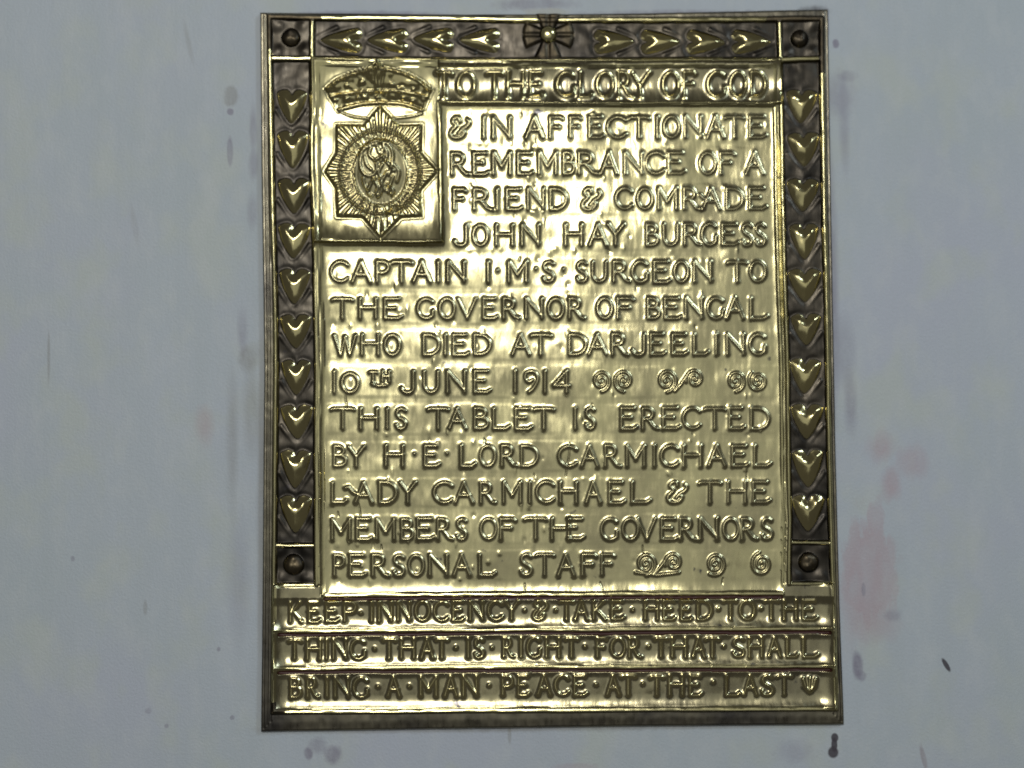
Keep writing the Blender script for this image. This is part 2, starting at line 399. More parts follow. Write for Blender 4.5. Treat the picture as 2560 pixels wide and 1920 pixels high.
letter('A', 890, 931, 1207, 1256, P_MAIN, RB, HBT, 'round', [np.array([(864, 1220, 4.8), (872, 1217, 4.8), (884, 1230, 4.8), (898, 1236, 4.8)])])
line(P_MAIN, 'M 831.5 876,E 893.5 931.5,M 943 986,B 1006 1033,E 1045 1086,R 1095 1132,S 1143 1166,O 1202 1240,F 1252 1288,T 1311 1365,H 1379 1420.6,G 1503 1542,O 1556 1594,V 1593 1637,E 1653 1691.5,R 1699 1737,N 1748.5 1790,O 1806.7 1843.4,R 1852 1890,S 1903 1927',
     (X1, [1297, 1296]), (X1, [1347, 1347]), RB, HBT, 'round')
relief([np.array([(1420.6, 1297, 5.6), (1453, 1297, 5.6)]), np.array([(1420.6, 1318, 5.4), (1438, 1318, 5.4)]), np.array([(1420.6, 1346, 5.6), (1450, 1346, 5.6), (1459, 1341, 5.2)])], 'letter', P_MAIN, HBT * 0.9, 'round', groove=0.2)
line(P_MAIN, 'P 836.6 861,E 877 916,R 933 972,S 986 1011,O 1022.7 1059,N 1075 1117.6,A 1135 1174.6,L 1199 1238,S 1302 1328,T 1339 1384,A 1395 1434.6,F 1455 1489,F 1504 1535',
     (X1, [1387, 1385]), (X1, [1437, 1436.5]), RB, HBT, 'round')

XV = [725, 1300, 2040]
line(P_V[0], 'K 728 756,E 774.7 801,E 819 848,P 863 890,. 903 1530.5,I 929.6,N 949 980,N 996 1025,O 1039 1073.4,C 1086 1120,E 1133 1159,N 1175.4 1206,C 1221.5 1256,Y 1262.7 1295,. 1311 1524,& 1333 1368,. 1388.4 1524,T 1399 1432,A 1437 1468,K 1483 1512,E 1529.4 1557,. 1580 1523,H 1611.7 1642.5,E 1658 1685,E 1701.6 1728,D 1743 1776,. 1794 1521,T 1807 1840,O 1847 1883,. 1901 1520,T 1909 1943,H 1957.5 1988,E 2005 2039',
     (XV, [1505, 1501, 1500]), (XV, [1553.5, 1547, 1547]), RT, HTT, 'sharp')
line(P_V[1], 'T 723 754,H 770 802,I 818,N 835.4 866,G 878.5 912.7,. 937.5 1620.5,T 959 989,H 1004 1035.4,A 1054 1083.5,T 1091 1119,. 1140 1617,I 1171,S 1187 1207.6,. 1230 1617,R 1259 1284,I 1302,G 1318 1349.5,H 1366 1397.4,T 1413 1443,. 1461.6 1614,F 1492 1514,O 1527.6 1561,R 1572 1601,. 1619.5 1613.5,T 1636 1666,H 1680 1712,A 1730.5 1758.6,T 1762 1795,. 1807.4 1613.5,S 1832 1859,H 1870.7 1901,A 1919.5 1948.4,L 1965.6 1992,L 2005.7 2042',
     (XV, [1599, 1594, 1593]), (XV, [1646, 1640.5, 1640]), RT, HTT, 'sharp')
line(P_V[2], 'B 729 753,R 771 797,I 819,N 839 871.6,G 886 920,. 945.6 1714,A 971 1000,. 1024 1713,M 1052.7 1091,A 1112.7 1142,N 1158.7 1191,. 1222.8 1710.5,P 1257 1281.7,E 1296 1321,A 1345 1375,C 1387.5 1421,E 1436 1465,. 1489 1709,A 1517.7 1546.6,T 1552 1586,. 1606 1707,T 1624 1657,H 1672 1704,E 1723.6 1751,. 1781 1702.5,L 1813.7 1848,A 1858 1889.7,S 1903 1929.4,T 1940 1976',
     (XV, [1694, 1688, 1687]), (XV, [1741, 1735.5, 1735]), RT, HTT, 'sharp')
# small leaf mark closing the verse
relief([np.array([(2022, 1694, 6), (2022, 1724, 7)]), np.array([(2006, 1695, 6), (2011, 1712, 7)]), np.array([(2036, 1697, 6), (2032, 1711, 7)]),
        np.array([(2011, 1714, 6), (2022, 1726, 6), (2033, 1713, 6)])], 'leaf_mark', P_V[2], 5.5, 'sharp')

# fine splits in the worked metal
for pts in ([(866, 984), (865, 998), (868, 1018)], [(897, 1257), (900, 1272), (902, 1290)], [(846, 1280), (847, 1290)], [(1424, 1108), (1422, 1140), (1417, 1168), (1414, 1190)], [(954, 1363), (955, 1373)],
            [(1480, 1010), (1477, 1020)], [(1606, 1364), (1607, 1380)], [(1806, 1445), (1804, 1460)], [(1312, 1458), (1313, 1478)], [(1500, 1455), (1507, 1472)], [(1866, 1180), (1866, 1200)], [(1335, 1185), (1336, 1200)], [(1211, 1096), (1214, 1106)], [(1890, 1590), (1891, 1598)]):
    p = np.array([(x, y, 2.2) for x, y in pts]); wf = window(p[:, 0].min(), p[:, 0].max(), p[:, 1].min(), p[:, 1].max())
    q, d = strokes_q(U[wf], V[wf], [p]); H[wf] -= 2.0 * np.clip(1 - q, 0, 1)

# scroll ornaments
def spiral(cx, cy, R_, turns, start, sgn, r, tail=None):
    a = np.linspace(0, turns * 2 * math.pi, int(turns * 22))
    rad = R_ * (0.08 + 0.92 * a / a[-1])
    p = np.stack([cx + rad * np.cos(start + sgn * a), cy + rad * np.sin(start + sgn * a) * 1.12, np.full_like(a, r)], 1)
    if tail: p = np.concatenate([p, np.array([(x, y, r) for x, y in tail])])
    return p
def scroll(polys): relief(polys, 'scroll_ornament', P_MAIN, 3.6, 'round', groove=0.2)
R5 = 4.0
scroll([spiral(1502, 953, 24, 2.1, 0.9, 1, R5), spiral(1558, 952, 25, 2.1, 2.2, -1, R5)])
scroll([spiral(1665, 952, 26, 2.1, 0.9, 1, R5), spiral(1735, 948, 22, 1.9, 2.2, -1, R5), np.array([(1686, 978, R5), (1700, 962, R5), (1722, 930, R5)])])
scroll([spiral(1837, 953, 24, 2.1, 0.9, 1, R5), spiral(1893, 953, 24, 2.1, 3.4, 1, R5)])
scroll([spiral(1613, 1409, 26, 2.1, 0.9, 1, R5), spiral(1682, 1405, 22, 1.9, 2.2, -1, R5), np.array([(1634, 1434, R5), (1650, 1416, R5), (1672, 1386, R5)]), np.array([(1588, 1430, R5), (1640, 1437, R5), (1696, 1430, R5)])])
scroll([spiral(1786, 1409, 26, 2.2, 0.9, 1, R5)])
scroll([spiral(1902, 1409, 26, 2.2, 3.2, 1, R5)])

# chasing dents left beside the letters
for k in range(260):
    row = rng.integers(0, 13); yy = [296, 384, 473, 563, 656, 748, 838, 927, 1021, 1115, 1205, 1296, 1386][row]
    x = rng.uniform(1120 if row < 4 else 822, 1925); y = yy + (rng.choice([-9, 62, 62, 64, 30, 25]) + rng.normal(0, 4))
    if rng.random() < 0.45 * (x > 1550): continue
    ra, rb = rng.uniform(3, 7), rng.uniform(5, 12)
    wf = window(x - 20, x + 20, y - 25, y + 25)
    g = np.exp(-((U[wf] - x) / ra) ** 2 - ((V[wf] - y) / rb) ** 2)
    H[wf] += rng.choice([-1, 1, 1]) * rng.uniform(0.5, 1.5) * g * (LAB[wf] == P_MAIN)

# ------------------------------------------------------------------ crest
Z4 = lambda pts: [(780 + x / 3.385, 150 + y / 3.385) for x, y in pts]
P_STAR = part('star_badge', 'heart', P_CREST, 'eight pointed radiating star with central oval')
P_CROWN = part('crown', 'heart', P_CREST, 'raised arched crown above the star')
star = [(950, 266), (909, 314), (841, 314), (839, 383), (811, 431), (838, 470), (843, 545), (907, 547), (953, 602), (1004, 547), (1057, 544), (1053, 478), (1096, 431), (1055, 383), (1056, 313), (998, 314)]
w = window(800, 1106, 256, 612)
X, Y = U[w], V[w]
sd = poly_sd(X, Y, star)
ang = np.arctan2(Y - 433, X - 953); rad = np.hypot(X - 953, Y - 433)
ray = np.abs(np.sin(ang * 26 + 0.35 * np.sin(ang * 7))) ** 0.8
Hs = H[w]
edge = sstep(0, 7, sd)
Hs += edge * (4.5 + 3.6 * ray * sstep(60, 95, rad)) - 1.0 * np.exp(-((sd + 3) / 2.5) ** 2)
ell = np.hypot((X - 951) / 99, (Y - 435) / 104)
ell2 = np.hypot((X - 953) / 66, (Y - 434.5) / 81)
belt = (ell < 1.0) & (ell2 > 1)
dE = (1 - ell) * 100; dI = (ell2 - 1) * 72
Hs += belt * (2.0 - 1.4 * sstep(0, 3, dE)) + 3.2 * np.exp(-(dE / 3.4) ** 2) + 3.6 * np.exp(-(dI / 3.6) ** 2)
# worn lettering on the belt: irregular little strokes round the ring
n_l = 22
la = (ang / (2 * math.pi) * n_l) % 1
Hs += (belt & (dE > 7) & (dI > 7)) * 1.3 * sstep(0.12, 0.3, la) * (1 - sstep(0.55, 0.72, la)) * (0.6 + 0.4 * np.sin(ang * 17 + rad * 0.3))
Hs -= np.exp(-((dE + 4) / 2.2) ** 2) * 2.2
Hs += np.where(ell2 < 1, 9 * np.sqrt(np.clip(1 - ell2 ** 2, 0, 1)) - 3.5 - 0.13 * (Y - 434), 0)
LAB[w][sd > 0] = P_STAR
fig = [[(590, 715), (500, 740), (440, 780), (415, 850), (420, 930), (460, 985), (520, 985), (552, 930), (545, 870), (490, 820), (505, 760)],
       [(590, 715), (650, 730), (688, 800), (680, 900), (655, 985)], [(560, 755), (580, 805), (606, 770), (590, 870)],
       [(540, 865), (600, 830), (640, 880), (700, 950)], [(640, 960), (600, 1040), (622, 1110)],
       [(540, 1010), (500, 1060), (478, 1130), (510, 1152)], [(560, 1165), (592, 1110), (580, 1020)], [(690, 1000), (660, 1080), (650, 1130)],
       [(450, 830), (470, 900), (510, 940)], [(610, 740), (640, 800), (630, 870)], [(520, 1020), (560, 1080), (545, 1140)], [(700, 900), (740, 960), (720, 1040)], [(440, 1010), (450, 1070), (480, 1100)], [(600, 900), (570, 960), (590, 1010)], [(640, 1060), (690, 1110), (680, 1150)]]
for f in fig:
    p = smooth_poly(Z4(f), 4, False); p = np.concatenate([p, np.full((len(p), 1), 4.6)], 1)
    wf = window(p[:, 0].min(), p[:, 0].max(), p[:, 1].min(), p[:, 1].max()); q, d = strokes_q(U[wf], V[wf], [p])
    H[wf] += np.where(q < 1, 4.0 * np.clip(1 - q ** 2, 0, 1) ** .8, 0)
pid = part('medallion', 'letter', P_CREST, 'oval medallion with curling figure inside the belt')
LAB[w][ell2 < 1] = pid
for f in ([(460, 1190), (440, 1240)], [(515, 1240), (500, 1330)], [(575, 1240), (585, 1340)], [(630, 1245), (640, 1300)], [(660, 1260), (770, 1262)], [(650, 1310), (740, 1312)]):
    p = np.array([(x, y, 4.6) for x, y in Z4(f)])
    wf = window(p[:, 0].min(), p[:, 0].max(), p[:, 1].min(), p[:, 1].max()); q, d = strokes_q(U[wf], V[wf], [p])
    H[wf] += np.where(q < 1, 3.0 * np.clip(1 - q ** 2, 0, 1) ** .8, 0)

crown = Z4([(118, 250), (200, 178), (330, 128), (470, 98), (520, 82), (560, 35), (610, 82), (690, 98), (820, 132), (930, 190), (1022, 268), (988, 335), (942, 448), (860, 415), (760, 392), (580, 384), (400, 392), (290, 412), (225, 446), (150, 325)])
w = window(805, 1090, 150, 300); X, Y = U[w], V[w]
sd = poly_sd(X, Y, crown); Hs = H[w]
Hs += 5.0 * sstep(0, 6, sd) + (sd > 0) * (0.7 * noise(5, 5, 31)[w] - 0.22 * (Y - 230)) * sstep(0, 8, sd) - 1.0 * np.exp(-((sd + 3) / 2.5) ** 2)
LAB[w][sd > 0] = P_CROWN
def ridge(pts, r, h, smooth=True):
    p = smooth_poly(Z4(pts), 5, False) if smooth else np.array(Z4(pts))
    p = np.concatenate([p, np.full((len(p), 1), r)], 1)
    wf = window(p[:, 0].min(), p[:, 0].max(), p[:, 1].min(), p[:, 1].max()); q, d = strokes_q(U[wf], V[wf], [p])
    H[wf] += np.where(q < 1, h * np.clip(1 - q ** 2, 0, 1) ** .75, 0)
ridge([(135, 270), (230, 195), (350, 145), (480, 115), (540, 105)], 5, 4.6)
ridge([(600, 105), (690, 118), (810, 152), (920, 210), (1005, 275)], 5, 4.6)
ridge([(235, 432), (420, 388), (580, 374), (760, 382), (932, 438)], 5, 5.0)
ridge([(160, 322), (380, 292), (580, 282), (780, 290), (985, 328)], 4.4, 4.0)
ridge([(540, 110), (560, 280)], 5, 3); ridge([(625, 110), (585, 280)], 4, 2.4); ridge([(500, 105), (520, 200)], 4, 2)
ridge([(562, 30), (566, 100)], 5, 3.5); ridge([(530, 62), (600, 62)], 4, 2.5)
ridge([(240, 445), (330, 482), (470, 502)], 3.6, 2.4); ridge([(690, 502), (820, 488), (940, 458)], 3.6, 2.4)
for (x, y, r) in ((430, 215, 8), (680, 235, 7), (300, 240, 6), (740, 262, 5), (768, 262, 5), (860, 270, 5), (450, 330, 9), (680, 330, 12), (300, 345, 7), (850, 362, 7), (560, 330, 6), (390, 335, 5), (770, 335, 5), (945, 345, 6), (205, 350, 6)):
    ridge([(x - 4, y), (x + 4, y)], r, 4.2, False)
for k in range(13):                                             # pearls along the arches
    f = k / 12
    for sx in (-1, 1):
        ax = 565 + sx * (60 + f * 390); ay = 92 + f ** 1.9 * 165
        ridge([(ax, ay), (ax + 2, ay)], 3.6, 2.2, False)

# ------------------------------------------------------------------ hearts
HEART = smooth_poly([(0, .17), (-.22, .04), (-.5, 0), (-.8, .03), (-1.02, .1), (-.98, .26), (-.8, .5), (-.5, .76), (-.2, .94), (0, 1.0),
                     (.2, .94), (.5, .76), (.8, .5), (.98, .26), (1.02, .1), (.8, .03), (.5, 0), (.22, .04)], 3)
def heart(cx, cy, hw, ln, rot, parent):
    """cx, cy middle of the lobed end; ln length to the tip; rot 0 = tip down, 90 = tip right, -90 = tip left"""
    a = math.radians(rot); ca, sa = math.cos(a), math.sin(a)
    R_ = ln + hw
    w = window(cx - R_, cx + R_, cy - R_, cy + R_)
    dx, dy = U[w] - cx, V[w] - cy
    lx = (dx * ca - dy * sa); ly = (dx * sa + dy * ca)
    sd = poly_sd(lx, ly, HEART * np.array([hw, ln]))
    Hs = H[w]; ins = sd > 0
    k = np.clip(sd / (hw * 0.78), 0, 1)
    pil = 1 - (1 - k) ** 2
    f = np.clip(ly / ln, 0, 1)
    A = 10.5 * np.sin(np.minimum(f / 0.34, 1) * math.pi / 2) ** 0.8 - 4.0 * np.clip((f - 0.30) / 0.7, 0, 1) ** 1.4
    vl = 2.6 * np.exp(-(lx / hw / 0.20) ** 2) * np.clip(1 - f / 0.42, 0, 1)
    top = (A - vl) * pil
    Hs += np.where(ins, top, 0)
    Hs -= np.where(~ins, 1.2 * np.exp(-(sd + 3.0) ** 2 / 40.0), 0)
    # chevron cushion under the tip
    q, d = strokes_q(lx, ly, [np.array([(-1.06 * hw, .62 * ln, 9), (0, 1.22 * ln, 9), (1.06 * hw, .62 * ln, 9)])])
    Hs += np.where(~ins, (0.15 + 1.7 * np.clip(np.abs(lx) / hw, 0, 1) ** 2) * np.clip(1 - q * q, 0, 1) ** 2, 0) * (LAB[w] == parent)
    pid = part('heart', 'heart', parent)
    L = LAB[w]; L[ins] = pid
LH = [(731, 226, 309), (733, 328, 421), (735, 447, 534), (737, 559, 645), (738, 673, 759), (739.5, 787, 870), (740.5, 900, 986), (741, 1012, 1096), (740.5, 1125, 1219), (740.5, 1238, 1330)]
RH = [(2003, 226, 308), (2006, 333, 416), (2006, 448, 528), (2008, 560, 648), (2010, 673, 754), (2012, 785, 862), (2013, 897, 983), (2015, 1010, 1096), (2017, 1124, 1216), (2018, 1237, 1326)]
for (x, y0, y1) in LH: heart(x + rng.normal(0, .6), y0, 37 + rng.normal(0, 1.0), y1 - y0, rng.normal(0, 1.2), P_LEFT)
for (x, y0, y1) in RH: heart(x + rng.normal(0, .6), y0, 37 + rng.normal(0, 1.0), y1 - y0, rng.normal(0, 1.2), P_RIGHT)
for (x0, x1) in ((804, 906), (920, 1019), (1035, 1134), (1149, 1248)): heart(x1, 103.5, 29, x1 - x0, -90 + rng.normal(0, 1), P_TOP)
for (x0, x1) in ((1484, 1584), (1601, 1698), (1715, 1811), (1828, 1924)): heart(x0, 107, 29, x1 - x0, 90 + rng.normal(0, 1), P_TOP)

# rosette: cross with flared arms and a boss
P_ROS = part('rosette', 'rivet', 0, 'dark cross shaped rosette with round boss in the top border')
w = window(1285, 1455, 26, 175); X, Y = U[w], V[w]
cx, cy = 1370, 90
an = np.arctan2(Y - cy, X - cx); rr = np.hypot(X - cx, Y - cy)
arm = np.abs(((an + math.pi / 4) % (math.pi / 2)) - math.pi / 4)          # angle from the arm axis
wd = 7 + rr * 0.40
lat = rr * np.sin(arm); lon = rr * np.cos(arm)
ins = (lat < wd) & (rr < 64)
kk = np.minimum(np.clip((wd - lat) / 7, 0, 1), np.clip((64 - rr) / 10, 0, 1))
Hs = H[w]; L = LAB[w]
flat = np.where(ins, 9.5, 0)
Hs[ins] = np.maximum(Hs[ins] * .3, 0) + (2.5 + 4.5 * kk * (2 - kk) - 3.0 * np.exp(-(lat / 5) ** 2) * (lon > 20))[ins]
L[ins] = P_ROS
boss = np.clip(1 - (rr / 20) ** 2, 0, 1)
Hs[rr < 20] = (8 + 11 * np.sqrt(boss))[rr < 20]
pid = part('boss', 'bead', P_ROS); L[rr < 20] = pid
# rivets and crumpled ground in the corner squares
for (x, y, r, par) in ((729, 97, 22, P_TL), (1997, 100, 21, P_TR), (736, 1410, 25, P_BL), (2019, 1405, 24, P_BR)):
    w = window(x - 60, x + 60, y - 60, y + 60); X, Y = U[w], V[w]
    an = np.arctan2(Y - y, X - x); rr = np.hypot(X - x, Y - y)
    Hs = H[w]; L = LAB[w]
    gm = (L == par)
    Hs += gm * (3.8 * np.abs(np.sin(an * 2)) ** 4 * sstep(r, r + 25, rr))
    inn = rr < r
    Hs[inn] = (3 + 12 * np.sqrt(np.clip(1 - (rr / r) ** 2, 0, 1)) + 0.7 * noise(5, 5, 61)[w] + 1.2 * np.sin(an * 3 + x) * rr / r)[inn]
    L[inn] = part('rivet', 'rivet', par, 'dark domed rivet')

# soften every arris a little: beaten sheet has no knife edges
def blur(a, sg):
    fy = np.fft.fftfreq(NV + 80)[:, None]; fx = np.fft.rfftfreq(NU + 80)[None, :]
    g = np.exp(-2 * (math.pi ** 2) * (sg / STEP) ** 2 * (fx ** 2 + fy ** 2))
    p = np.pad(a, 40, mode='edge')
    return np.fft.irfft2(np.fft.rfft2(p) * g, s=p.shape)[40:-40, 40:-40]
H = blur(H, 0.9)

# ------------------------------------------------------------------ materials
def newmat(name):
    m = bpy.data.materials.new(name); m.use_nodes = True
    nt = m.node_tree; b = nt.nodes['Principled BSDF']; return m, nt, b
def nd(nt, t, **k):
    n = nt.nodes.new(t)
    for a, b in k.items(): setattr(n, a, b)
    return n
def metal(name, c1, c2, r1, r2, spots=0.0, scratch=0.02, tint_scale=14):
    m, nt, b = newmat(name); L = nt.links.new
    b.inputs['Metallic'].default_value = 1.0
    tc = nd(nt, 'ShaderNodeTexCoord')
    n1 = nd(nt, 'ShaderNodeTexNoise'); n1.inputs['Scale'].default_value = tint_scale; n1.inputs['Detail'].default_value = 6; n1.inputs['Roughness'].default_value = .62
    L(tc.outputs['Object'], n1.inputs['Vector'])
    r = nd(nt, 'ShaderNodeMapRange'); r.inputs[1].default_value = .36; r.inputs[2].default_value = .66
    L(n1.outputs[0], r.inputs[0])
    mx = nd(nt, 'ShaderNodeMix', data_type='RGBA'); mx.inputs['A'].default_value = (*c1, 1); mx.inputs['B'].default_value = (*c2, 1)
    L(r.outputs[0], mx.inputs['Factor'])
    # dark corrosion specks
    n2 = nd(nt, 'ShaderNodeTexNoise'); n2.inputs['Scale'].default_value = 62; n2.inputs['Detail'].default_value = 3
    L(tc.outputs['Object'], n2.inputs['Vector'])
    r2_ = nd(nt, 'ShaderNodeMapRange'); r2_.inputs[1].default_value = .70; r2_.inputs[2].default_value = .76; r2_.inputs[4].default_value = spots
    L(n2.outputs[0], r2_.inputs[0])
    mx2 = nd(nt, 'ShaderNodeMix', data_type='RGBA'); mx2.inputs['B'].default_value = (0.05, 0.05, 0.07, 1)
    L(mx.outputs['Result'], mx2.inputs['A']); L(r2_.outputs[0], mx2.inputs['Factor'])
    L(mx2.outputs['Result'], b.inputs['Base Color'])
    # rubbed, streaky polish
    mp = nd(nt, 'ShaderNodeMapping'); mp.inputs['Scale'].default_value = (1.0, 1.0, 0.28); L(tc.outputs['Object'], mp.inputs['Vector'])
    n3 = nd(nt, 'ShaderNodeTexNoise'); n3.inputs['Scale'].default_value = 210; n3.inputs['Detail'].default_value = 5; L(mp.outputs[0], n3.inputs['Vector'])
    rr = nd(nt, 'ShaderNodeMapRange'); rr.inputs[1].default_value = .3; rr.inputs[2].default_value = .7; rr.inputs[3].default_value = r1; rr.inputs[4].default_value = r2
    L(n3.outputs[0], rr.inputs[0]); L(rr.outputs[0], b.inputs['Roughness'])
    bp = nd(nt, 'ShaderNodeBump'); bp.inputs['Strength'].default_value = scratch; bp.inputs['Distance'].default_value = 0.002
    L(n3.outputs[0], bp.inputs['Height']); L(bp.outputs[0], b.inputs['Normal'])
    return m
MATS = {
 'brass': metal('rubbed_brass', (0.665, 0.605, 0.33), (0.43, 0.385, 0.225), .16, .29, .9, .08),
 'letter': metal('worn_brass', (0.58, 0.52, 0.285), (0.40, 0.36, 0.21), .18, .30, .3, .05),
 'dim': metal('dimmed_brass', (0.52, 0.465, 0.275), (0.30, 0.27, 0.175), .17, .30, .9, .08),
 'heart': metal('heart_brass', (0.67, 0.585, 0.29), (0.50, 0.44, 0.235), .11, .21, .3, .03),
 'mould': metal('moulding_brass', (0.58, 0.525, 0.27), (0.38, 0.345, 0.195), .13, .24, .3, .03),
 'bead': metal('polished_brass', (0.75, 0.675, 0.34), (0.58, 0.53, 0.28), .13, .24, .3, .03),
 'ground': metal('tarnished_brass', (0.085, 0.074, 0.058), (0.034, 0.031, 0.028), .28, .44, .3, .10),
 'rim': metal('dull_brass', (0.26, 0.235, 0.165), (0.10, 0.092, 0.085), .22, .42, .3, .06, 9),
 'rivet': metal('blackened_rivet', (0.13, 0.105, 0.065), (0.045, 0.038, 0.03), .34, .50, .2, .15, 60),
}
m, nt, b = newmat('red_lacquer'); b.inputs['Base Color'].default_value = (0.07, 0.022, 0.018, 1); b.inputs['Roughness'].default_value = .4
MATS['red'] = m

# ------------------------------------------------------------------ wall
def wall_xy(x, y):
    a, b = to_wall(np.array(float(x)), np.array(float(y))); return float(a), float(b)
m, nt, b = newmat('painted_wall'); L = nt.links.new
tc = nd(nt, 'ShaderNodeTexCoord')
def tn(scale, detail, sc=(1, 1, 1), rough=.55):
    mp = nd(nt, 'ShaderNodeMapping'); mp.inputs['Scale'].default_value = sc; L(tc.outputs['Object'], mp.inputs['Vector'])
    n = nd(nt, 'ShaderNodeTexNoise'); n.inputs['Scale'].default_value = scale; n.inputs['Detail'].default_value = detail; n.inputs['Roughness'].default_value = rough
    L(mp.outputs[0], n.inputs['Vector']); return n
def mixc(fac, A, B, blend='MIX'):
    x = nd(nt, 'ShaderNodeMix', data_type='RGBA', blend_type=blend)
    if hasattr(fac, 'links'): L(fac, x.inputs['Factor'])
    else: x.inputs['Factor'].default_value = fac
    if hasattr(A, 'links'): L(A, x.inputs['A'])
    else: x.inputs['A'].default_value = (*A, 1)
    if hasattr(B, 'links'): L(B, x.inputs['B'])
    else: x.inputs['B'].default_value = (*B, 1)
    return x.outputs['Result']
def mr(src, a, b_, c, d):
    r = nd(nt, 'ShaderNodeMapRange'); L(src, r.inputs[0])
    for k, val in zip((1, 2, 3, 4), (a, b_, c, d)): r.inputs[k].default_value = val
    return r.outputs[0]
big = tn(3.2, 4); streak = tn(34, 6, (1, 1, .07), .7); fine = tn(420, 2)
c = mixc(mr(big.outputs[0], .35, .65, 0, 1), (0.54, 0.61, 0.66), (0.58, 0.64, 0.72))
c = mixc(mr(streak.outputs[0], .35, .70, 0, .40), c, (0.50, 0.565, 0.59))
c = mixc(mr(fine.outputs[0], .3, .7, 0, .16), c, (0.52, 0.55, 0.58))
ch1 = tn(4.5, 3); ch2 = tn(13, 3, (1.3, 1, 1))
c = mixc(mr(ch1.outputs[0], .48, .66, 0, .7), c, (0.555, 0.595, 0.695))
c = mixc(mr(ch2.outputs[0], .50, .66, 0, .75), c, (0.58, 0.635, 0.61))
ch3 = tn(38, 5, (1, 1, .55), .65)
c = mixc(mr(ch3.outputs[0], .48, .72, 0, .42), c, (0.66, 0.70, 0.715))
edge_n = tn(80, 6, (1, 1, 1), .65); edge_s = tn(75, 6, (1, 1, .35), .65)
def stain(x, y, rx, ry, col, op, soft=.5, rot=0.0, na=.8, streaky=False):
    global c
    wx, wz = wall_xy(x, y)
    mp = nd(nt, 'ShaderNodeMapping', vector_type='TEXTURE')
    mp.inputs['Location'].default_value = (wx, 0, wz); mp.inputs['Rotation'].default_value = (0, math.radians(rot), 0)
    mp.inputs['Scale'].default_value = (rx * PX, 10.0, ry * PX)
    L(tc.outputs['Object'], mp.inputs['Vector'])
    ln = nd(nt, 'ShaderNodeVectorMath', operation='LENGTH'); L(mp.outputs[0], ln.inputs[0])
    ad = nd(nt, 'ShaderNodeMath', operation='MULTIPLY_ADD'); L((edge_s if streaky else edge_n).outputs[0], ad.inputs[0]); ad.inputs[1].default_value = na * 2; L(ln.outputs['Value'], ad.inputs[2])
    f = mr(ad.outputs[0], 1 + na - soft, 1 + na + soft * .4, op, 0)
    br = mr(edge_s.outputs[0], .32, .62, .45, 1.0)
    mu = nd(nt, 'ShaderNodeMath', operation='MULTIPLY'); L(f, mu.inputs[0]); L(br, mu.inputs[1])
    c = mixc(mu.outputs[0] if na > .2 else f, c, col)
PURP = (0.30, 0.29, 0.37); GREY = (0.36, 0.37, 0.37); PINK = (0.53, 0.43, 0.475); DARK = (0.06, 0.05, 0.065)
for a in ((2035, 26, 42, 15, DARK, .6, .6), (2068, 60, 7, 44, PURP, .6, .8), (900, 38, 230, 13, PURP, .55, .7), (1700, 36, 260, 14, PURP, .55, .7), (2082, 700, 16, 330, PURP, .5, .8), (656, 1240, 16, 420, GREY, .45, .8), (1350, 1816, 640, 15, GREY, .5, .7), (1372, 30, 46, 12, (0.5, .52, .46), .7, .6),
          (577, 240, 20, 28, GREY, .55, .4), (575, 278, 9, 10, PURP, .6, .4), (574, 375, 8, 42, PURP, .55, .4), (632, 320, 10, 60, PURP, .45, .8), (633, 410, 12, 40, PURP, .45, .8),
          (630, 530, 14, 45, PURP, .35, .9), (622, 895, 26, 36, GREY, .6, .7), (605, 830, 14, 60, PURP, .35, .9), (628, 1030, 22, 110, GREY, .45, 1.0), (580, 1100, 16, 180, GREY, .4, 1.0),
          (510, 1060, 22, 50, PINK, .4, .8), (596, 1450, 30, 160, PURP, .22, 1.0), (120, 890, 4, 70, GREY, .5, .6), (470, 105, 7, 60, GREY, .3, .7, -12), (335, 560, 8, 50, GREY, .28, .8, -10),
          (180, 1397, 6, 8, PURP, .5, .5), (362, 1520, 6, 22, GREY, .4, .6), (546, 1624, 5, 6, PURP, .6, .4), (580, 1795, 6, 6, PURP, .6, .4), (370, 1778, 10, 9, PURP, .35, .6), (415, 1816, 6, 6, PURP, .45, .5),
          (1340, 8, 110, 16, PURP, .5, .8), (1370, 26, 60, 9, (0.60, .62, .60), .5, .5), (2091, 107, 9, 12, PURP, .7, .4), (2100, 235, 42, 60, PURP, .38, .9), (2120, 190, 24, 16, PURP, .4, .7), (2112, 330, 14, 110, PURP, .35, 1.0), (2110, 880, 30, 90, PURP, .35, 1.0), (2128, 1010, 18, 80, PURP, .4, .9),
          (2205, 1120, 34, 40, PINK, .5, .9), (2285, 1155, 45, 40, PINK, .45, .9, 30), (2230, 1210, 26, 50, PINK, .55, .8), (2175, 1420, 66, 150, PINK, .56, .3), (2135, 1500, 40, 130, PINK, .4, .9), (2190, 1560, 60, 50, PINK, .4, .9), (2160, 1475, 5, 16, PURP, .7, .5), (2232, 1540, 22, 16, PURP, .4, .8),
          (2145, 1665, 14, 40, PURP, .75, .5), (2155, 1690, 12, 14, PURP, .5, .6), (2310, 1895, 7, 34, (.33, .27, .30), .5, .6, -12),
          (770, 1885, 12, 16, PURP, .75, .5), (832, 1888, 24, 24, PURP, .7, .6), (795, 1865, 24, 22, PURP, .4, .7), (1274, 1835, 5, 26, (.33, .33, .3), .45, .6), (1990, 1880, 50, 30, PURP, .25, 1.0), (1440, 1918, 60, 10, PINK, .35, .8)):
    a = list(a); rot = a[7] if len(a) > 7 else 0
    stain(a[0], a[1], a[2], a[3], a[4], min(a[5] * 1.35, .95), a[6] * .6, rot, .95 if a[4] is PINK else .6, a[3] > 2.2 * a[2] or a[4] is PINK)
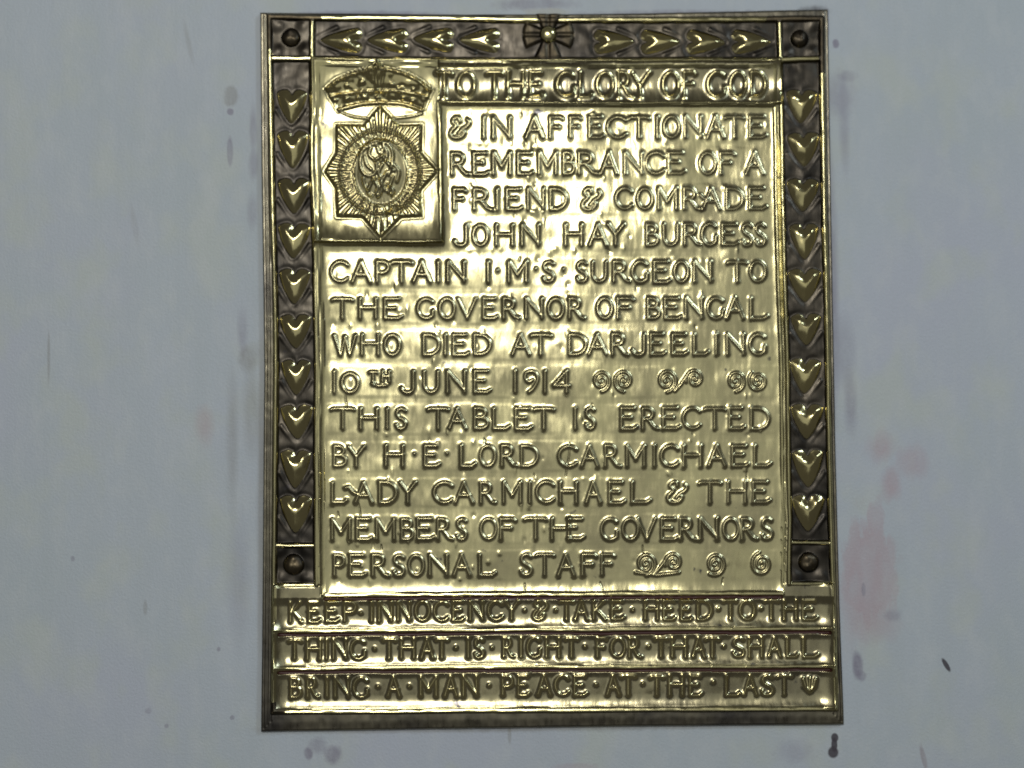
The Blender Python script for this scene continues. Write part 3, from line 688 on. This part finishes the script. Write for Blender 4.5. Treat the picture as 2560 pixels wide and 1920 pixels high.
# hard little marks: the dark drip below the corner and the nick to the right
for (x, y, rx, ry, rot) in ((2088, 1845, 9.5, 12, 0), (2087, 1863, 8, 18, 0), (2084, 1882, 13.5, 15, 0), (2367, 1663, 6, 20, -30)):
    stain(x, y, rx, ry, DARK, .93, .22, rot, .12)
L(c, b.inputs['Base Color']); b.inputs['Roughness'].default_value = .55
bp = nd(nt, 'ShaderNodeBump'); bp.inputs['Strength'].default_value = .22; bp.inputs['Distance'].default_value = .002
hsum = nd(nt, 'ShaderNodeMath', operation='MULTIPLY_ADD'); L(streak.outputs[0], hsum.inputs[0]); hsum.inputs[1].default_value = 1.2; L(fine.outputs[0], hsum.inputs[2])
L(hsum.outputs[0], bp.inputs['Height']); L(bp.outputs[0], b.inputs['Normal'])
wm = bpy.data.meshes.new('wall')
vs = [(x, y, z) for x in (-2.2, 2.2) for y in (0.002, 0.15) for z in (-1.6, 1.8)]
wm.from_pydata(vs, [], [(0, 1, 3, 2), (4, 6, 7, 5), (0, 4, 5, 1), (2, 3, 7, 6), (0, 2, 6, 4), (1, 5, 7, 3)])
wo = bpy.data.objects.new('wall', wm); COL.objects.link(wo); wm.materials.append(m); wo['kind'] = 'structure'
# make the front face look at the viewer
import bmesh
bm = bmesh.new(); bm.from_mesh(wm); bmesh.ops.recalc_face_normals(bm, faces=bm.faces); bm.to_mesh(wm); bm.free()

# ------------------------------------------------------------------ build the relief parts
XX, ZZ = to_wall(U, V)
P = np.stack([XX, -H * PX - 0.0025, ZZ], -1)
du = np.gradient(P, axis=1); dv = np.gradient(P, axis=0)
N = np.cross(dv, du); N /= np.linalg.norm(N, axis=-1, keepdims=True)
if N[NV // 2, NU // 2, 1] > 0: N = -N
idx = np.arange(NV * NU).reshape(NV, NU)
F = np.stack([idx[:-1, :-1], idx[1:, :-1], idx[1:, 1:], idx[:-1, 1:]], -1).reshape(-1, 4)
FL = LAB[:-1, :-1].reshape(-1)
Pf = P.reshape(-1, 3); Nf = N.reshape(-1, 3)
order = np.argsort(FL, kind='stable'); F = F[order]; FL = FL[order]

root = bpy.data.objects.new('memorial_plaque', None); COL.objects.link(root)
root['label'] = 'embossed brass memorial plaque with raised capitals, heart border and crown badge on pale wall'
root['category'] = 'plaque'
base = Vector((float(XX[-1, NU // 2]), 0, float(ZZ[-1, NU // 2])))
root.location = base; root.empty_display_size = 0.05

objs = {}
for pid in sorted(PARTS):
    a = np.searchsorted(FL, pid, 'left'); z = np.searchsorted(FL, pid, 'right')
    if z <= a: continue
    f = F[a:z]
    uq, inv = np.unique(f.reshape(-1), return_inverse=True)
    name, mat, par, label = PARTS[pid]
    me = bpy.data.meshes.new(name)
    nvt, nf = len(uq), len(f)
    me.vertices.add(nvt); me.loops.add(nf * 4); me.polygons.add(nf)
    me.vertices.foreach_set('co', (Pf[uq] - np.array(base)).astype(np.float32).ravel())
    me.loops.foreach_set('vertex_index', inv.astype(np.int32).ravel())
    me.polygons.foreach_set('loop_start', np.arange(0, nf * 4, 4, dtype=np.int32))
    me.update(calc_edges=True); me.validate()
    me.polygons.foreach_set('use_smooth', np.ones(nf, bool))
    me.normals_split_custom_set_from_vertices(Nf[uq].astype(np.float32))
    me.materials.append(MATS[mat])
    o = bpy.data.objects.new(name, me); COL.objects.link(o)
    if label: o['label'] = label
    objs[pid] = o
for pid, o in objs.items():
    par = PARTS[pid][2]
    o.parent = objs[par] if par in objs else root
# turned edge of the sheet, back to the wall
ring = np.concatenate([idx[0, :], idx[1:, -1], idx[-1, -2::-1], idx[-2:0:-1, 0]])
pr0 = Pf[ring] - np.array(base); pr1 = pr0.copy(); pr1[:, 1] = 0.001
n = len(ring)
me = bpy.data.meshes.new('edge')
fc = [(k, (k + 1) % n, n + (k + 1) % n, n + k) for k in range(n)]
me.from_pydata(np.concatenate([pr0, pr1]).tolist(), [], fc); me.materials.append(MATS['rim'])
o = bpy.data.objects.new('edge', me); COL.objects.link(o); o.parent = root
print('parts', len(objs), 'faces', len(F))
